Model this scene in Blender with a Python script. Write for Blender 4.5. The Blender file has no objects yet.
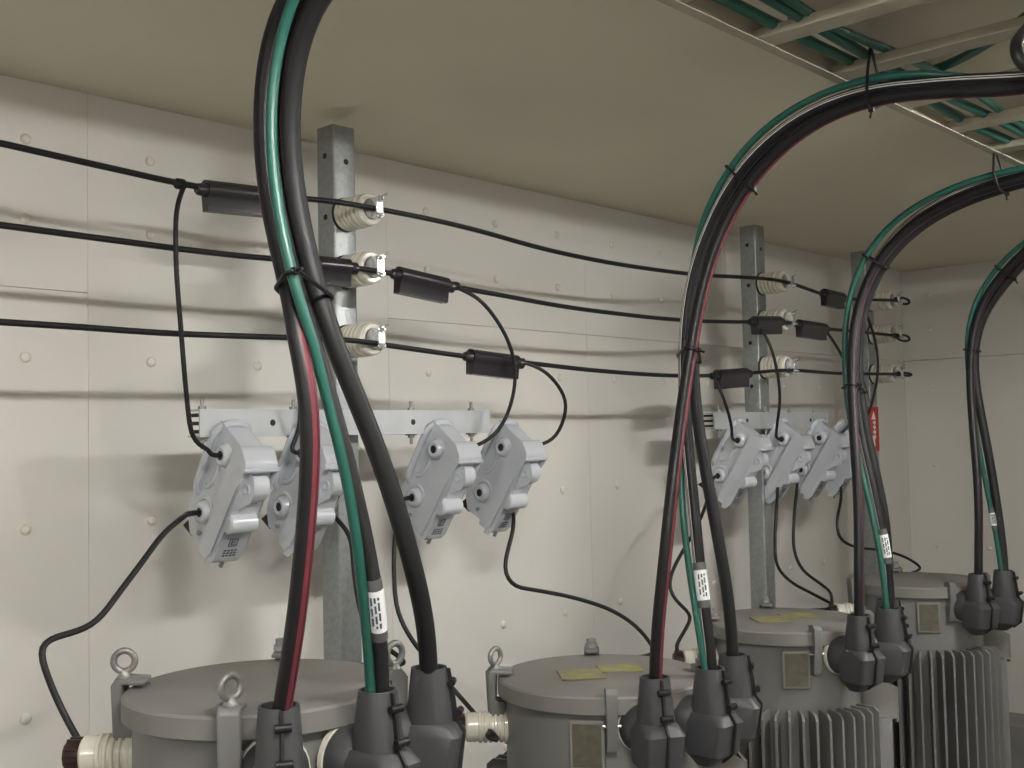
import bpy, bmesh, math
import numpy as np
from mathutils import Vector, Matrix
R = math.radians
scene = bpy.context.scene
COL = scene.collection

# ---------------------------------------------------------------- camera
F_PX, CZ = 1120.6, 1.65
YAW, PIT, ROL = R(46.99), R(2.80), R(-1.225)
FW = Vector((math.sin(YAW)*math.cos(PIT), math.cos(YAW)*math.cos(PIT), math.sin(PIT)))
_rt = Vector((math.cos(YAW), -math.sin(YAW), 0)); _up = _rt.cross(FW)
RT = _rt*math.cos(ROL) + _up*math.sin(ROL)
UP = _up*math.cos(ROL) - _rt*math.sin(ROL)
CAM = Vector((0, 0, CZ))
cd = bpy.data.cameras.new('camera'); cam = bpy.data.objects.new('camera', cd); COL.objects.link(cam)
cd.sensor_width = 36.0; cd.lens = F_PX/1024*36.0; cd.clip_start = 0.02
cam.matrix_world = Matrix(((RT.x, UP.x, -FW.x, 0), (RT.y, UP.y, -FW.y, 0), (RT.z, UP.z, -FW.z, CZ), (0, 0, 0, 1)))
scene.camera = cam

# ---------------------------------------------------------------- world, light level
world = bpy.data.worlds.new('world'); scene.world = world; world.use_nodes = True
world.node_tree.nodes['Background'].inputs[0].default_value = (0.5, 0.5, 0.5, 1)
world.node_tree.nodes['Background'].inputs[1].default_value = 0.02
scene.view_settings.view_transform = 'Standard'; scene.view_settings.look = 'None'
scene.view_settings.gamma = 1.0; scene.view_settings.use_curve_mapping = False
scene.view_settings.exposure = 0.0
TUBE_POWER = 200.0
LAMP_Y, LAMP_Z = 0.35, 2.376
LAMPS = ((-1.30, 'added twin-tube fill light, out of view near the far end wall'),  # added fill: brightens the left side and softens the wall shadows
         (0.80, 'short twin-tube light on the ceiling above the first transformer'),
         (2.90, 'short twin-tube light on the ceiling above the third transformer'))

# ---------------------------------------------------------------- pixel helper: a pixel gives a direction, a known plane the distance
def at(x, y, X=None, Y=None, Z=None):
    d = FW + RT*((x-512)/F_PX) - UP*((y-384)/F_PX)
    t = X/d.x if X is not None else Y/d.y if Y is not None else (Z-CZ)/d.z
    return CAM + d*t
def to_px(p):
    q = Vector(p)-CAM; z = q.dot(FW)
    return (512+F_PX*q.dot(RT)/z, 384-F_PX*q.dot(UP)/z)

# ---------------------------------------------------------------- materials
MAT = {}
def mat(name, col, rough=0.5, metal=0.0, spec=0.5, noise=0.0, scale=8.0, bump=0.0, bscale=60.0, emit=None, coat=0.0, col2=None, vor=False, stretch=None):
    m = bpy.data.materials.new(name); m.use_nodes = True; nt = m.node_tree; b = nt.nodes['Principled BSDF']
    b.inputs['Base Color'].default_value = (*col, 1); b.inputs['Roughness'].default_value = rough; b.inputs['Metallic'].default_value = metal
    b.inputs['Specular IOR Level'].default_value = spec
    if coat: b.inputs['Coat Weight'].default_value = coat; b.inputs['Coat Roughness'].default_value = 0.15
    tc = nt.nodes.new('ShaderNodeTexCoord'); mp = nt.nodes.new('ShaderNodeMapping')
    nt.links.new(tc.outputs['Object'], mp.inputs[0])
    if stretch: mp.inputs['Scale'].default_value = stretch
    if noise or col2:
        n = nt.nodes.new('ShaderNodeTexVoronoi' if vor else 'ShaderNodeTexNoise'); n.inputs['Scale'].default_value = scale
        nt.links.new(mp.outputs[0], n.inputs['Vector'])
        r = nt.nodes.new('ShaderNodeValToRGB'); c2 = col2 or tuple(c*(1-noise) for c in col)
        r.color_ramp.elements[0].color = (*c2, 1); r.color_ramp.elements[1].color = (*col, 1)
        r.color_ramp.elements[0].position = 0.3; r.color_ramp.elements[1].position = 0.7
        src = n.outputs['Color'] if vor else n.outputs[0]
        if vor:
            s = nt.nodes.new('ShaderNodeSeparateColor'); nt.links.new(src, s.inputs[0]); src = s.outputs[0]
        nt.links.new(src, r.inputs[0]); nt.links.new(r.outputs[0], b.inputs['Base Color'])
    if bump:
        n2 = nt.nodes.new('ShaderNodeTexNoise'); n2.inputs['Scale'].default_value = bscale; n2.inputs['Detail'].default_value = 4
        nt.links.new(mp.outputs[0], n2.inputs['Vector'])
        bp = nt.nodes.new('ShaderNodeBump'); bp.inputs['Strength'].default_value = bump; bp.inputs['Distance'].default_value = 0.004
        nt.links.new(n2.outputs[0], bp.inputs['Height']); nt.links.new(bp.outputs[0], b.inputs['Normal'])
    if emit:
        b.inputs['Emission Color'].default_value = (*emit[0], 1); b.inputs['Emission Strength'].default_value = emit[1]
    MAT[name] = m; return m
WALLC = (0.715, 0.697, 0.652)
mat('wall_paint', WALLC, 0.55, noise=0.05, scale=1.6, bump=0.06, bscale=9, stretch=(1, 1, 0.35))
mat('joint', (0.32, 0.30, 0.25), 0.8)
mat('ceiling_paint', (0.68, 0.63, 0.505), 0.7, noise=0.08, scale=1.3, bump=0.05, bscale=14)
mat('cap_paint', (0.70, 0.67, 0.60), 0.35)
mat('concrete', (0.30, 0.295, 0.28), 0.85, noise=0.3, scale=5, bump=0.2)
mat('galvanised', (0.34, 0.36, 0.36), 0.42, 0.65, col2=(0.305, 0.322, 0.322), scale=85, vor=True)
mat('zinc_arm', (0.50, 0.52, 0.54), 0.45, 0.35, noise=0.12, scale=14)
mat('hole_black', (0.012, 0.012, 0.013), 0.7)
mat('tray_paint', (0.42, 0.39, 0.31), 0.85, spec=0.15, noise=0.12, scale=6)
mat('porcelain', (0.74, 0.71, 0.62), 0.22, noise=0.08, scale=20, coat=0.4)
mat('bright_metal', (0.72, 0.73, 0.74), 0.22, 0.9)
mat('dull_metal', (0.34, 0.34, 0.33), 0.45, 0.6, noise=0.25, scale=30)
mat('pvc_black', (0.011, 0.010, 0.012), 0.42, spec=0.28)
mat('pvc_grey_black', (0.016, 0.016, 0.017), 0.48, spec=0.28)
mat('sleeve_black', (0.020, 0.017, 0.022), 0.27)
mat('pvc_green', (0.012, 0.085, 0.064), 0.4)
mat('stripe_red', (0.125, 0.022, 0.032), 0.5, spec=0.3)
mat('stripe_maroon', (0.050, 0.018, 0.026), 0.5)
mat('stripe_white', (0.60, 0.58, 0.55), 0.5)
mat('tank_grey', (0.180, 0.180, 0.176), 0.42, noise=0.12, scale=7, bump=0.05, bscale=90)
mat('lid_grey', (0.215, 0.207, 0.194), 0.60, noise=0.18, scale=5, bump=0.06, bscale=70)
mat('boot_grey', (0.050, 0.050, 0.055), 0.50, noise=0.15, scale=18)
mat('cutout_grey', (0.54, 0.565, 0.61), 0.26, noise=0.06, scale=12, coat=0.5)
mat('cutout_door', (0.57, 0.595, 0.635), 0.24, noise=0.05, scale=12, coat=0.5)
mat('mark_ink', (0.07, 0.08, 0.10), 0.6)
mat('cap_brown', (0.030, 0.012, 0.012), 0.35)
mat('sticker_yellow', (0.33, 0.29, 0.07), 0.6, col2=(0.205, 0.195, 0.165), scale=30)
mat('yellow_mark', (0.55, 0.42, 0.02), 0.5)
mat('plate_brass', (0.125, 0.120, 0.088), 0.45, 0.3, noise=0.3, scale=60)
mat('tag_white', (0.78, 0.79, 0.80), 0.5)
mat('tag_red', (0.42, 0.035, 0.025), 0.5)
mat('tape_grey', (0.09, 0.09, 0.095), 0.5)
mat('lamp_body', (0.72, 0.72, 0.70), 0.4)
mat('lamp_tube', (0.9, 0.9, 0.9), 0.4, emit=((1.0, 0.98, 0.945), TUBE_POWER))

# ---------------------------------------------------------------- mesh helpers
def link(name, bm, mats, parent=None, smooth=40):
    me = bpy.data.meshes.new(name)
    bmesh.ops.recalc_face_normals(bm, faces=bm.faces[:])
    for f in bm.faces: f.smooth = True
    bm.to_mesh(me); bm.free()
    for m in (mats if isinstance(mats, (list, tuple)) else [mats]): me.materials.append(MAT[m])
    me.set_sharp_from_angle(angle=R(smooth))
    o = bpy.data.objects.new(name, me); COL.objects.link(o)
    if parent: o.parent = parent
    return o
def share(o, parent=None, loc=None, rot=None, name=None):
    c = bpy.data.objects.new(name or o.name.split('.')[0], o.data); COL.objects.link(c)
    c.parent = parent
    c.location = o.location if loc is None else loc
    c.rotation_euler = o.rotation_euler if rot is None else rot
    return c
def copy_tree(o, parent=None):
    c = o.copy(); COL.objects.link(c); c.parent = parent
    for ch in list(o.children): copy_tree(ch, c)
    return c
def tag(o, label=None, cat=None, group=None, kind=None):
    if label: o['label'] = label
    if cat: o['category'] = cat
    if group: o['group'] = group
    if kind: o['kind'] = kind
    return o
def thing(name, label, cat, loc=(0, 0, 0), rot=(0, 0, 0), group=None):
    o = bpy.data.objects.new(name, None); COL.objects.link(o); o.empty_display_size = 0.05
    o.location = loc; o.rotation_euler = rot
    return tag(o, label, cat, group)
def box(bm, c, s, rot=None, mi=0):
    M = Matrix.Translation(Vector(c)) @ (rot.to_4x4() if rot else Matrix.Identity(4)) @ Matrix.Diagonal((*s, 1))
    r = bmesh.ops.create_cube(bm, size=1, matrix=M)
    for v in r['verts']:
        for f in v.link_faces: f.material_index = mi
    return r['verts']
def frame(axis):
    a = Vector(axis).normalized(); h = Vector((0, 0, 1)) if abs(a.z) < 0.9 else Vector((1, 0, 0))
    u = a.cross(h).normalized(); return a, u, a.cross(u).normalized()
def lathe(bm, p, axis, prof, seg=24, mi=0, caps=True):
    a, u, w = frame(axis); p = Vector(p); rings = []
    for (d, r) in prof:
        rings.append([bm.verts.new(p + a*d + (u*math.cos(k*2*math.pi/seg) + w*math.sin(k*2*math.pi/seg))*r) for k in range(seg)])
    for A, B in zip(rings, rings[1:]):
        for k in range(seg):
            f = bm.faces.new((A[k], A[(k+1) % seg], B[(k+1) % seg], B[k])); f.material_index = mi
    if caps:
        for q in (rings[0], rings[-1]):
            f = bm.faces.new(q); f.material_index = mi
    return rings
def cyl(bm, p0, p1, r, seg=16, mi=0, r1=None):
    p0, p1 = Vector(p0), Vector(p1); L = (p1-p0).length
    return lathe(bm, p0, p1-p0, [(0, r), (L, r if r1 is None else r1)], seg, mi)
def extrude_poly(bm, pts, vec, mi=0):
    """closed polygon of 3D points extruded along vec"""
    A = [bm.verts.new(Vector(p)) for p in pts]; B = [bm.verts.new(Vector(p)+Vector(vec)) for p in pts]; n = len(A)
    fs = [bm.faces.new(A), bm.faces.new(B)]
    for k in range(n): fs.append(bm.faces.new((A[k], A[(k+1) % n], B[(k+1) % n], B[k])))
    for f in fs: f.material_index = mi
def bevel(bm, w, seg=2, ang=30):
    bm.normal_update()
    es = [e for e in bm.edges if len(e.link_faces) == 2 and e.calc_face_angle(0) > R(ang)]
    bmesh.ops.bevel(bm, geom=es, offset=w, segments=seg, affect='EDGES', profile=0.5, clamp_overlap=True)
def catmull(P, step=0.02):
    P = [Vector(p) for p in P]; Q = [P[0]*2-P[1]] + P + [P[-1]*2-P[-2]]; out = []
    for i in range(1, len(Q)-2):
        p0, p1, p2, p3 = Q[i-1:i+3]
        t = [0.0]
        for a, b in ((p0, p1), (p1, p2), (p2, p3)): t.append(t[-1] + max((b-a).length, 1e-5)**0.5)
        n = max(2, int((p2-p1).length/step))
        for k in range(n):
            s = t[1] + (t[2]-t[1])*k/n
            A1 = p0*((t[1]-s)/(t[1]-t[0])) + p1*((s-t[0])/(t[1]-t[0])); A2 = p1*((t[2]-s)/(t[2]-t[1])) + p2*((s-t[1])/(t[2]-t[1]))
            A3 = p2*((t[3]-s)/(t[3]-t[2])) + p3*((s-t[2])/(t[3]-t[2]))
            B1 = A1*((t[2]-s)/(t[2]-t[0])) + A2*((s-t[0])/(t[2]-t[0])); B2 = A2*((t[3]-s)/(t[3]-t[1])) + A3*((s-t[1])/(t[3]-t[1]))
            out.append(B1*((t[2]-s)/(t[2]-t[1])) + B2*((s-t[1])/(t[2]-t[1])))
    out.append(P[-1]); return out
def smooth_path(P, n):
    for _ in range(n):
        P = [P[0]] + [(P[i-1] + P[i]*2 + P[i+1])*0.25 for i in range(1, len(P)-1)] + [P[-1]]
    return P
def tube(bm, P, r, seg=12, mi=0, ref=None, stripe=None, closed=False):
    """sweep a circle along P; ref = fixed side direction; stripe = function(angle in degrees) -> material index"""
    n = len(P); rings = []; u = None
    for i in range(n):
        if closed: T = (P[(i+1) % n]-P[i-1]).normalized()
        else: T = (P[min(i+1, n-1)]-P[max(i-1, 0)]).normalized()
        if ref is not None:
            u = (Vector(ref) - T*T.dot(Vector(ref))).normalized()
        elif u is None:
            u = frame(T)[1]
        else:
            u = (u - T*T.dot(u)).normalized()
        w = T.cross(u)
        rings.append([bm.verts.new(P[i] + (u*math.cos(2*math.pi*k/seg) + w*math.sin(2*math.pi*k/seg))*r) for k in range(seg)])
    pairs = list(zip(rings, rings[1:])) + ([(rings[-1], rings[0])] if closed else [])
    for A, B in pairs:
        for k in range(seg):
            f = bm.faces.new((A[k], A[(k+1) % seg], B[(k+1) % seg], B[k]))
            f.material_index = stripe((k+0.5)*360/seg) if stripe else mi
    if not closed:
        for q in (rings[0], rings[-1]):
            f = bm.faces.new(q); f.material_index = mi
def torus(bm, c, axis, Rr, r, seg=20, sec=8, mi=0):
    a, u, w = frame(axis); c = Vector(c)
    tube(bm, [c + (u*math.cos(2*math.pi*k/seg) + w*math.sin(2*math.pi*k/seg))*Rr for k in range(seg)], r, sec, mi, closed=True, ref=a)
def NB(): return bmesh.new()

# ================================================================ the room
XL, XR, YF, YB, ZC = -3.2, 5.654, -1.4, 2.48, 2.479
def plain(name, c, s, m):
    b = NB(); box(b, c, s); o = link(name, b, m); tag(o, kind='structure'); return o
floor = plain('floor', ((XL+XR)/2, (YF+YB)/2, -0.05), (XR-XL+0.4, YB-YF+0.4, 0.1), 'concrete')
tag(floor, 'bare grey concrete floor of the transformer room')
ceil = plain('ceiling', ((XL+XR)/2, (YF+YB)/2, ZC+0.05), (XR-XL+0.4, YB-YF+0.4, 0.1), 'ceiling_paint')
tag(ceil, 'plain cream painted ceiling')
wl = plain('wall_left', (XL-0.05, (YF+YB)/2, ZC/2), (0.1, YB-YF, ZC), 'wall_paint'); tag(wl, 'cream painted end wall out of view')
wf = plain('wall_front', ((XL+XR)/2, YF-0.05, ZC/2), (XR-XL, 0.1, ZC), 'wall_paint'); tag(wf, 'cream painted wall facing the transformers')
wb = plain('wall_back', ((XL+XR)/2, YB+0.06, ZC/2), (XR-XL+0.2, 0.1, ZC), 'joint'); tag(wb, 'long cream panelled wall behind the posts')
wr = plain('wall_right', (XR+0.06, (YF+YB)/2, ZC/2), (0.1, YB-YF, ZC), 'joint'); tag(wr, 'cream panelled end wall with round caps')
SEAM = 2.009
def panel(parent, a0, a1, z0, z1, back):
    gap, gz = (0.0004, 0.0008) if back else (0.0005, 0.0016)
    b = NB()
    if back: box(b, ((a0+a1)/2, YB+0.005, (z0+z1)/2), (a1-a0-2*gap, 0.010, z1-z0-2*gz))
    else: box(b, (XR+0.005, (a0+a1)/2, (z0+z1)/2), (0.010, a1-a0-2*gap, z1-z0-2*gz))
    link('wall_panel', b, 'wall_paint', parent)
xs = [XL] + [1.223+0.912*k for k in range(-5, 5)] + [XR]
xs = sorted(set(round(x, 4) for x in xs if XL <= x <= XR))
for a, c in zip(xs, xs[1:]):
    if abs(a-1.223) < 0.01: panel(wb, a, c, 0, ZC, True)
    else: panel(wb, a, c, 0, SEAM, True); panel(wb, a, c, SEAM, ZC, True)
ys = [YB, 1.57, 0.66, -0.25, YF]
for a, c in zip(ys, ys[1:]):
    panel(wr, c, a, 0, SEAM, False); panel(wr, c, a, SEAM, ZC, False)
capb = NB(); lathe(capb, (0, 0, 0), (0, -1, 0), [(0, 0.0125), (0.003, 0.0120), (0.0055, 0.0095), (0.0068, 0.005), (0.0070, 0.001)], 16)
cap0 = None
ROWS = (2.344, 2.164, 1.854, 1.473, 1.062, 0.68)
for k in range(-8, 16):
    for z in ROWS:
        x = 1.078+0.3033*k
        if x < 0.2 or x > XR-0.05: continue
        if cap0 is None:
            cap0 = link('screw_cap', capb, 'cap_paint', wb); cap0.location = (x, YB, z)
        else: share(cap0, wb, (x, YB, z))
for k in range(9):
    for z in ROWS: share(cap0, wr, (XR, 2.34-0.257*k, z), (0, 0, R(-90)))
kb = NB()
extrude_poly(kb, [(XR, YF, 0), (XR-0.10, YF, 0), (XR-0.10, YF, 0.235), (XR-0.07, YF, 0.262), (XR, YF, 0.275)], (0, YB-YF, 0))
kerb = tag(link('baseboard_right', kb, 'concrete'), 'grey kerb along the foot of the end wall', kind='structure')

# ---------------------------------------------------------------- ceiling lamps, the leftmost one added as fill
for lx, lab in LAMPS:
    t = thing('tube_light', lab, 'light', (lx, LAMP_Y, ZC))
    b = NB(); box(b, (0, 0, -0.021), (0.66, 0.15, 0.042)); bevel(b, 0.006); link('housing', b, 'lamp_body', t)
    for s in (-1, 1):
        b = NB(); box(b, (s*0.312, 0, -0.066), (0.022, 0.118, 0.058)); bevel(b, 0.005); link('socket', b, 'lamp_body', t)
    for y in (-0.04, 0.04):
        b = NB(); cyl(b, (-0.30, y, LAMP_Z-ZC), (0.30, y, LAMP_Z-ZC), 0.015, 12); link('tube', b, 'lamp_tube', t)

# ---------------------------------------------------------------- ladder tray under the ceiling
TZ, TY0, TY1 = 2.383, 1.078, 0.56
tr = thing('cable_ladder', 'cream cable ladder hung under the ceiling with green wires lying in it', 'cable tray', (XL+0.02, TY0, TZ))
L = XR-XL-0.04
for y, s in ((0, -1), (TY1-TY0, 1)):
    b = NB(); extrude_poly(b, [(0, y, 0), (0, y+s*0.022, 0), (0, y+s*0.022, 0.003), (0, y+s*0.003, 0.003), (0, y+s*0.003, 0.057), (0, y+s*0.022, 0.057), (0, y+s*0.022, 0.06), (0, y, 0.06)], (L, 0, 0))
    link('side_rail', b, 'tray_paint', tr)
rung0 = None
for k in range(-17, 13):
    x = 1.86+0.30*k - XL - 0.02
    if x < 0.05 or x > L-0.05: continue
    if rung0 is None:
        b = NB(); box(b, (0, (TY1-TY0)/2, 0.014), (0.056, TY0-TY1-0.008, 0.020)); bevel(b, 0.002, 1)
        rung0 = link('rung', b, 'tray_paint', tr); rung0.location = (x, 0, 0)
    else: share(rung0, tr, (x, 0, 0))
hang0 = None
for k in range(6):
    for y in (0.0, TY1-TY0):
        x = 0.5+1.55*k
        if hang0 is None:
            b = NB(); cyl(b, (0, 0, 0.05), (0, 0, ZC-TZ), 0.005, 8); hang0 = link('hanger_rod', b, 'dull_metal', tr); hang0.location = (x, y-0.010 if y == 0 else y+0.010, 0)
        else: share(hang0, tr, (x, y-0.010 if y == 0 else y+0.010, 0))

# ---------------------------------------------------------------- posts with cross arms
PF = 2.20          # front face of the posts
POSTS = ((1.724, 'tall galvanised square post carrying the long cross arm'),
         (3.730, 'tall galvanised square post carrying the short cross arm'),
         (4.656, 'tall galvanised square post where the three wires end in loops'))
HOLE_Z = (2.37, 2.215, 1.995, 1.83)
hole0 = None
for i, (px, lab) in enumerate(POSTS):
    t = thing('steel_post', lab, 'post', (px+0.035, PF+0.035, 0))
    b = NB(); r = bmesh.ops.create_cube(b, size=1, matrix=Matrix.Translation((0, 0, 1.2225)) @ Matrix.Diagonal((0.07, 0.07, 2.445, 1)))
    es = [e for e in b.edges if abs(e.verts[0].co.z-e.verts[1].co.z) > 1]
    bmesh.ops.bevel(b, geom=es, offset=0.006, segments=3, affect='EDGES', profile=0.5)
    link('shaft', b, 'galvanised', t)
    b = NB(); box(b, (0, 0, 0.006), (0.16, 0.16, 0.012)); link('base_plate', b, 'galvanised', t)
    for z in HOLE_Z:
        if hole0 is None:
            b = NB(); lathe(b, (0, 0, 0), (-1, 0, 0), [(-0.002, 0.0075), (0.0006, 0.0075)], 14); hole0 = link('bolt_hole', b, 'hole_black', t)
            hole0.location = (-0.035, 0.0, z)
        else: share(hole0, t, (-0.035, 0.0, z))
    share(hole0, t, (0.004, -0.035, 2.355), (0, 0, R(90)))
AZ0, AZ1, AF = 1.668, 1.729, 2.150
def cross_arm(x0, x1, lab, holes, bolts):
    t = thing('cross_arm', lab, 'cross arm', (x0, PF, AZ0))
    h = AZ1-AZ0; L = x1-x0; d = PF-AF
    b = NB()   # C channel opening backwards
    extrude_poly(b, [(0, -d, 0), (0, 0, 0), (0, 0, 0.004), (0, -d+0.004, 0.004), (0, -d+0.004, h-0.004), (0, 0, h-0.004), (0, 0, h), (0, -d, h)], (L, 0, 0))
    link('channel', b, 'zinc_arm', t)
    for x in holes: share(hole0, t, (x-x0, -d, h*0.5), (0, 0, R(90)))
    b = NB()
    for k in range(3): box(b, (0.004, -0.022, 0.012+0.018*k), (0.006, 0.035, 0.008))
    link('end_slots', b, 'hole_black', t)
    for x in bolts:
        b = NB(); cyl(b, (0, 0, -0.026), (0, 0, h+0.024), 0.0042, 8)
        for z0, z1, rr in ((h, h+0.007, 0.009), (-0.010, 0, 0.009), (-0.004, 0, 0.016)): lathe(b, (0, 0, z0), (0, 0, 1), [(0, rr), (z1-z0, rr)], 6)
        o = link('bolt', b, 'dull_metal', t); o.location = (x-x0, -d*0.5, 0)
    return t
cross_arm(1.312, 2.214, 'long galvanised cross arm on the post nearest the first transformer', (1.50, 1.93), (1.333, 1.575, 1.945, 2.165))
cross_arm(3.335, 4.170, 'short galvanised cross arm on the middle post above the third transformer', (3.55, 4.02), (3.40, 3.72, 3.90, 4.10))

# ---------------------------------------------------------------- insulators
WY = 2.080        # wires run in this plane
INS_Z = (2.219, 2.075, 1.900)
def make_insulator():
    t = thing('insulator', '', 'insulator')
    b = NB(); prof = [(0.0, 0.032), (0.006, 0.041)]
    for k in range(5): prof += [(0.010+k*0.015, 0.042), (0.017+k*0.015, 0.042), (0.0190+k*0.015, 0.035), (0.0230+k*0.015, 0.035)]
    prof += [(0.086, 0.041), (0.098, 0.040), (0.103, 0.036), (0.103, 0.027), (0.099, 0.025)]
    lathe(b, (0, 0, 0), (0, -1, 0), prof, 28); link('porcelain_body', b, 'porcelain', t, 30)
    b = NB(); lathe(b, (0, 0, 0), (0, -1, 0), [(0.0, 0.0435), (0.005, 0.0435)], 24); link('base_ring', b, 'hole_black', t)
    b = NB(); lathe(b, (0, 0, 0), (0, -1, 0), [(0.096, 0.026), (0.106, 0.025), (0.108, 0.010)], 16); o = link('metal_cap', b, 'dull_metal', t)
    b = NB()
    box(b, (0, -0.118, 0), (0.016, 0.022, 0.050)); box(b, (0, -0.130, 0), (0.022, 0.008, 0.030))
    for z in (-0.020, 0.020):
        cyl(b, (0, -0.104, z), (0, -0.146, z), 0.0045, 8); lathe(b, (0, -0.132, z), (0, -1, 0), [(0, 0.008), (0.006, 0.008)], 6)
    cyl(b, (0.004, -0.13, 0.026), (0.018, -0.14, 0.034), 0.003, 6); bevel(b, 0.0012, 1)
    link('wire_clamp', b, 'bright_metal', t)
    return t
ins = make_insulator()
wn = ('top', 'middle', 'bottom'); pn = ('post with the long cross arm', 'post with the short cross arm', 'end post with wire loops')
first = True
for i, (px, _) in enumerate(POSTS):
    for j, z in enumerate(INS_Z):
        o = ins if first else copy_tree(ins); first = False
        o.location = (px+0.035, PF, z)
        tag(o, 'ribbed white porcelain insulator holding the %s wire on the %s' % (wn[j], pn[i]), 'insulator', 'porcelain insulators on the posts')

# ---------------------------------------------------------------- the three overhead wires
def wpath(pts, Y): return [at(x, y, Y=Y) for x, y in pts]
WIRES = (
 ('top', [(0,143),(60,157),(120,170),(180,184),(240,193),(300,198),(340,202),(372,208),(420,217),(480,231),(540,248),(600,261),(650,269),(700,275),(740,277),(783,281),(805,288),(828,296),(850,299),(880,300),(898,300)]),
 ('middle', [(0,225),(60,233),(120,241),(180,249),(240,256),(300,261),(340,266),(372,270),(395,274),(450,286),(500,295),(560,306),(620,314),(680,320),(740,322),(785,322),(810,327),(850,331),(880,334),(898,336)]),
 ('bottom', [(0,322),(80,327),(160,333),(240,336),(300,338),(345,339),(372,343),(420,350),(470,357),(520,362),(580,369),(640,374),(690,376),(740,374),(788,370),(830,373),(870,374),(900,374)]))
WORLD_WIRE = []
for nm, pts in WIRES:
    P = wpath(pts, WY)
    P = [Vector((XL+0.01, WY, P[0].z+0.06))] + P
    Q = smooth_path(catmull(P, 0.03), 6); WORLD_WIRE.append(Q)
    b = NB(); tube(b, Q, 0.0066, 10); o = link('overhead_wire', b, 'pvc_black')
    tag(o, 'black overhead wire on the %s insulators, ending in a loop' % nm, 'wire', 'overhead wires along the posts')
    e = Q[-1]; b = NB()
    lp = [e + Vector((0.055+0.062*math.cos(a), 0, (0.013 if nm != 'bottom' else 0.006)*math.sin(a) - (0.006 if nm == 'middle' else 0))) for a in [2*math.pi*k/24 for k in range(24)]]
    tube(b, lp, 0.0055, 8, closed=True); lathe(b, e-Vector((0.03, 0, 0)), (1, 0, 0), [(0, 0.007), (0.006, 0.011), (0.04, 0.011), (0.046, 0.007)], 10)
    link('end_loop', b, 'pvc_black', o)

# black split covers clipped over the wires
def sleeve(p0, p1, lab, tilt=0.0):
    A = at(*p0, Y=WY); B = at(*p1, Y=WY); T = (B-A).normalized()
    t = thing('wire_cover', lab, 'wire cover', A, group='black covers clipped on the wires')
    Lh = (B-A).length; side = Vector((0, 0, 1)).cross(T).normalized(); up = T.cross(side)
    b = NB(); ring = []
    for k in range(13):
        a = R(-40+260*k/12); ring.append((0.0200*math.cos(a), 0.0200*math.sin(a)+0.002))
    prof = ring + [(-0.012, -0.020), (-0.010, -0.045), (0.000, -0.046), (0.003, -0.043), (0.014, -0.045), (0.0145, -0.020)]
    extrude_poly(b, [side*p + up*q for p, q in prof], T*Lh)
    link('shell', b, 'sleeve_black', t, 35)
    for d0, d1 in ((-0.022, 0.004), (Lh-0.004, Lh+0.022)):
        b = NB(); lathe(b, T*d0, T, [(0, 0.009), (0.004, 0.0125), (d1-d0-0.004, 0.0155), (d1-d0, 0.0155)], 12)
        link('end_collar', b, 'sleeve_black', t)
    return t
sleeve((205,190),(268,197),'long black cover on the top wire beside the thick cable bundle')
sleeve((308,264),(348,268),'black cover on the middle wire against the first post insulator')
sleeve((398,275),(446,286),'black cover hanging on the middle wire just past the first post')
sleeve((470,357),(516,363),'black cover hanging on the bottom wire past the long cross arm')
sleeve((754,322),(779,322),'small black cover on the middle wire in front of the second post')
sleeve((799,325),(824,329),'small black cover on the middle wire just past the second post')
sleeve((717,376),(746,374),'small black cover on the bottom wire just before the second post')
sleeve((824,294),(842,298),'small black cover on the top wire beside the third cable bundle')

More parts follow.
